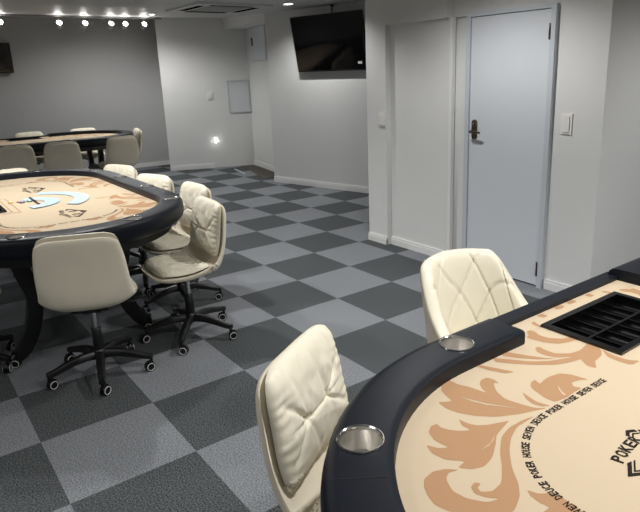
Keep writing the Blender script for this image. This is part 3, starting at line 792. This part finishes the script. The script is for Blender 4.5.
def star_leg_bm():
    bm = bmesh.new(); rings = []
    path = catmull([(.022, .118), (.09, .120), (.17, .106), (.225, .090), (.27, .082)], 14)
    for i, p in enumerate(path):
        f = i / 14; w = .024 - .008 * f; h = .020 - .008 * f
        rings.append([bm.verts.new((sx * w * k, p.x, p.y + dz * h)) for sx, dz, k in ((-1, -1, 1), (1, -1, 1), (1, .5, .9), (.5, 1, 1), (-.5, 1, 1), (-1, .5, .9))])
    for a, b in zip(rings, rings[1:]):
        for k in range(6): bm.faces.new((a[k], a[(k + 1) % 6], b[(k + 1) % 6], b[k]))
    bm.faces.new(rings[0]); bm.faces.new(rings[-1][::-1]); bmesh.ops.recalc_face_normals(bm, faces=bm.faces[:])
    return bm
def add_base(c, seat_z=.43, rot=0.0, seed=0):
    rr = random.Random(seed)
    def hub(): bm = bmesh.new(); lathe(bm, [(.030, .092), (.036, .098), (.036, .136), (.028, .146)], 24); return bm
    def cover(): bm = bmesh.new(); lathe(bm, [(.027, .14), (.026, .20), (.024, .262), (.019, .268)], 22); return bm
    def rod(): bm = bmesh.new(); lathe(bm, [(.0135, .262), (.0135, .425)], 18); return bm
    def mech():
        bm = bmesh.new(); box(bm, -.085, .085, -.10, .10, .413, .430); box(bm, -.045, .045, -.06, .06, .392, .414); bevel_all(bm, .006, 2)
        tube(bm, [(.04, .03, .404), (.16, .035, .402), (.215, .04, .392)], .005, 8); return bm
    shared('hub', hub, 'black', 40, 'hub', c); shared('cover', cover, 'black', 40, 'lift_cover', c)
    shared('rod', rod, 'chrome', 40, 'gas_lift', c); shared('mech', mech, 'black', 40, 'tilt_mechanism', c)
    for k in range(5):
        a = rot + 2 * PI * k / 5
        lg = shared('starleg', star_leg_bm, 'black', 40, 'leg', c); lg.rotation_euler = (0, 0, a)
        cs = shared('tcast', caster_mesh, ['black', 'plastic_white'], 40, 'caster', lg)
        cs.location = (0, .262, 0); cs.rotation_euler = (0, 0, rr.uniform(0, 2 * PI) if seed else 0)

def swivel_chair(label, x, y, az, group, base_rot=0.0, seed=1, drop=.024):
    """az: compass of the way the chair faces, degrees from +x"""
    c = thing('swivel_chair', label, 'chair', (x, y, 0), math.radians(az - 90), group)
    shared('shell', chair_shell_bm, 'shell', 50, 'shell', c)
    shared('backc', back_cushion_bm, 'leather', 60, 'back_cushion', c)
    shared('seatc', seat_cushion_bm, 'leather', 60, 'seat_cushion', c)
    add_base(c, rot=math.radians(base_rot), seed=seed)
    for ch in c.children:                                    # seat height set on the gas lift
        if ch.name.split('.')[0] in ('shell', 'back_cushion', 'seat_cushion', 'gas_lift', 'tilt_mechanism'): ch.location.z -= drop
    return c

def quilted_chair(label, x, y, az):
    c = thing('quilted_armchair', label, 'chair', (x, y, 0), math.radians(az - 90))
    # tub: wraps from one arm round the back to the other arm
    def P(a, b):
        th = a * math.radians(128); f = abs(a)
        v = (b + 1) / 2
        q = max(0, min(1, (f - .32) / .40)); top = .852 - .20 * q * q * (3 - 2 * q) - .045 * max(0, f - .6) / .4 - .010 * (f / .3 if f < .3 else 1)
        z = .46 + (top - .46) * v
        fl = .045 * v * (1 - .6 * f)                         # leans out towards the rim
        rx = .190 + fl * 1.05; ry = .200 + fl * 1.3
        X = math.sin(th); Y = -math.cos(th)
        ex = .82
        x_ = rx * math.copysign(abs(X) ** ex, X); y_ = ry * math.copysign(abs(Y) ** ex, Y) + .02
        return Vector((x_, y_, z))
    def quilt(a, b):
        if abs(a) > .995: return .0
        u = a * 3.3 + .15; w = (b + 1) * .85; d = 0
        for sg in (1, -1):
            q = (u + sg * w * 1.0) % 1.0; q = min(q, 1 - q); d -= .0085 * math.exp(-(q / .030) ** 2)
        return d
    def tin(a, b): return (edge_f(a, b, 10) * .028 + .006) + quilt(a, b) * (1 if abs(b) < .97 else 0)
    bm = pad(P, 170, 70, tin, lambda a, b: .006 + .012 * edge_f(a, b, 10), .02)
    link_mesh('tub_back', bm, 'leather', c, 60)
    def S(a, b): return Vector((a * .200, .03 + b * .21, .475 + .012 * (1 - a * a) - .010 * b * b))
    bm = pad(S, 30, 30, lambda a, b: edge_f(a, b, 5) * .055, lambda a, b: .02 * edge_f(a, b, 8), .10)
    link_mesh('seat_cushion', bm, 'leather', c, 60)
    add_base(c, rot=.3, seed=5)
    return c

G2 = 'cream swivel chairs round the oval table'; G3 = 'cream swivel chairs round the farthest table'
swivel_chair('cream swivel chair with its smooth back to the camera at the oval table end', .525, -1.595, 158, G2, 43, 3)
swivel_chair('cream wrinkled swivel chair seen side on, nearest on the right of the oval table', .39, -1.02, 268, G2, 55, 4)
swivel_chair('cream swivel chair just behind the nearest side-on chair of the oval table', -.16, -.85, 272, G2, 5, 6)
swivel_chair('cream swivel chair behind the oval table, third along its far side', -.71, -.90, 290, G2, 50, 7)
swivel_chair('cream swivel chair behind the oval table, farthest along its far side', -1.44, -.915, 293, G2, 30, 8)
swivel_chair('cream swivel chair showing only its rim over the oval table end at left', -1.86, -1.52, 5, G2, 40, 9)
swivel_chair('cream swivel chair cut off by the left edge, behind the table leg', -.03, -2.16, 88, G2, 25, 10)
swivel_chair('cream padded swivel chair in the foreground left of the nearest table', 2.578, -1.46, 31, None, 12, 11, 0)
quilted_chair('cream diamond quilted armchair at the nearest table in front of the white door', 2.385, -.715, -2)
swivel_chair('tan-backed chair at the farthest table, leftmost of three backs', -4.28, -1.12, 182, G3, 12, 12)
swivel_chair('tan-backed chair at the farthest table, middle of three backs', -4.24, -.62, 180, G3, 33, 13)
swivel_chair('tan-backed chair at the farthest table, rightmost of three backs', -4.26, .08, 186, G3, 52, 14)
swivel_chair('cream chair seen side on at the right end of the farthest table', -5.08, .46, 262, G3, 22, 15)
swivel_chair('cream chair facing the camera behind the farthest table, left one', -5.85, -.60, 0, G3, 12, 16)
swivel_chair('cream chair facing the camera behind the farthest table, right one', -5.78, .11, -5, G3, 17, 17)

# ------------------------------------------------------------------ lights
def spot(loc, target, power, cone, blend=.6, size=.04, col=(1, .985, .968)):
    l = bpy.data.lights.new('ceiling_or_fill_spot', 'SPOT'); l.energy = power; l.spot_size = math.radians(cone); l.spot_blend = blend; l.shadow_soft_size = size; l.color = col
    o = bpy.data.objects.new('ceiling_or_fill_spot', l); COL.objects.link(o); o.location = loc
    o.rotation_euler = (Vector(target) - Vector(loc)).to_track_quat('-Z', 'Y').to_euler(); return o
spot((3.0, -.95, 2.24), (3.05, -.9, 0), 52, 140)
spot((3.75, -.2, 2.24), (3.7, -.25, 0), 48, 140)
spot((-.55, -1.15, 2.24), (-.5, -1.3, 0), 52, 140)
spot((-.95, -1.85, 2.24), (-.8, -1.8, 0), 52, 140)
for y in spot_y: spot((-5.87, y, 2.27), (-4.9, y * .7 - .25, .75), 13, 95)
spot((-2.68, 1.776, 2.27), (-2.68, 1.77, 0), 36, 150)
spot((-4.95, 1.0, zc(-4.95) - .03), (-5.0, 1.05, 0), 24, 155)
spot((1.05, .12, 2.26), (1.02, .35, 0), 40, 145)
spot((-.9, .6, 2.26), (-.9, .7, 0), 18, 130)
for x, y in ((4.8, -2.6), (1.4, -3.6), (-2.2, -3.6), (-5.2, -3.4), (4.6, 1.2)): spot((x, y, zc(x) - .03), (x, y, 0), 16, 155)  # fill lamps added out of view to raise the ambient light
spot((-5.3, .5, zc(-5.3) - .03), (-5.5, .5, 0), 32, 160)  # added fill without a fitting, brightens the grey west wall
spot((3.0, 1.7, 2.26), (3.0, 1.7, 0), 36, 155)  # unseen fill added to brighten the wall right of the door
spot((2.3, -2.7, 2.26), (2.3, -2.7, 0), 19, 155, size=.35)  # soft fill added for the chair back that faces the camera
pl = bpy.data.lights.new('night_lamp_glow', 'POINT'); pl.energy = .06; pl.shadow_soft_size = .03
po = bpy.data.objects.new('night_lamp_glow', pl); COL.objects.link(po); po.location = nlp

w = bpy.data.worlds.new('world'); scene.world = w; w.use_nodes = True
w.node_tree.nodes['Background'].inputs['Color'].default_value = (.5, .5, .5, 1); w.node_tree.nodes['Background'].inputs['Strength'].default_value = .05

vs = scene.view_settings; vs.view_transform = 'Standard'; vs.look = 'None'; vs.gamma = 1; vs.use_curve_mapping = False; vs.exposure = .7
scene.cycles.use_denoising = True
scene.cycles.max_bounces = 8
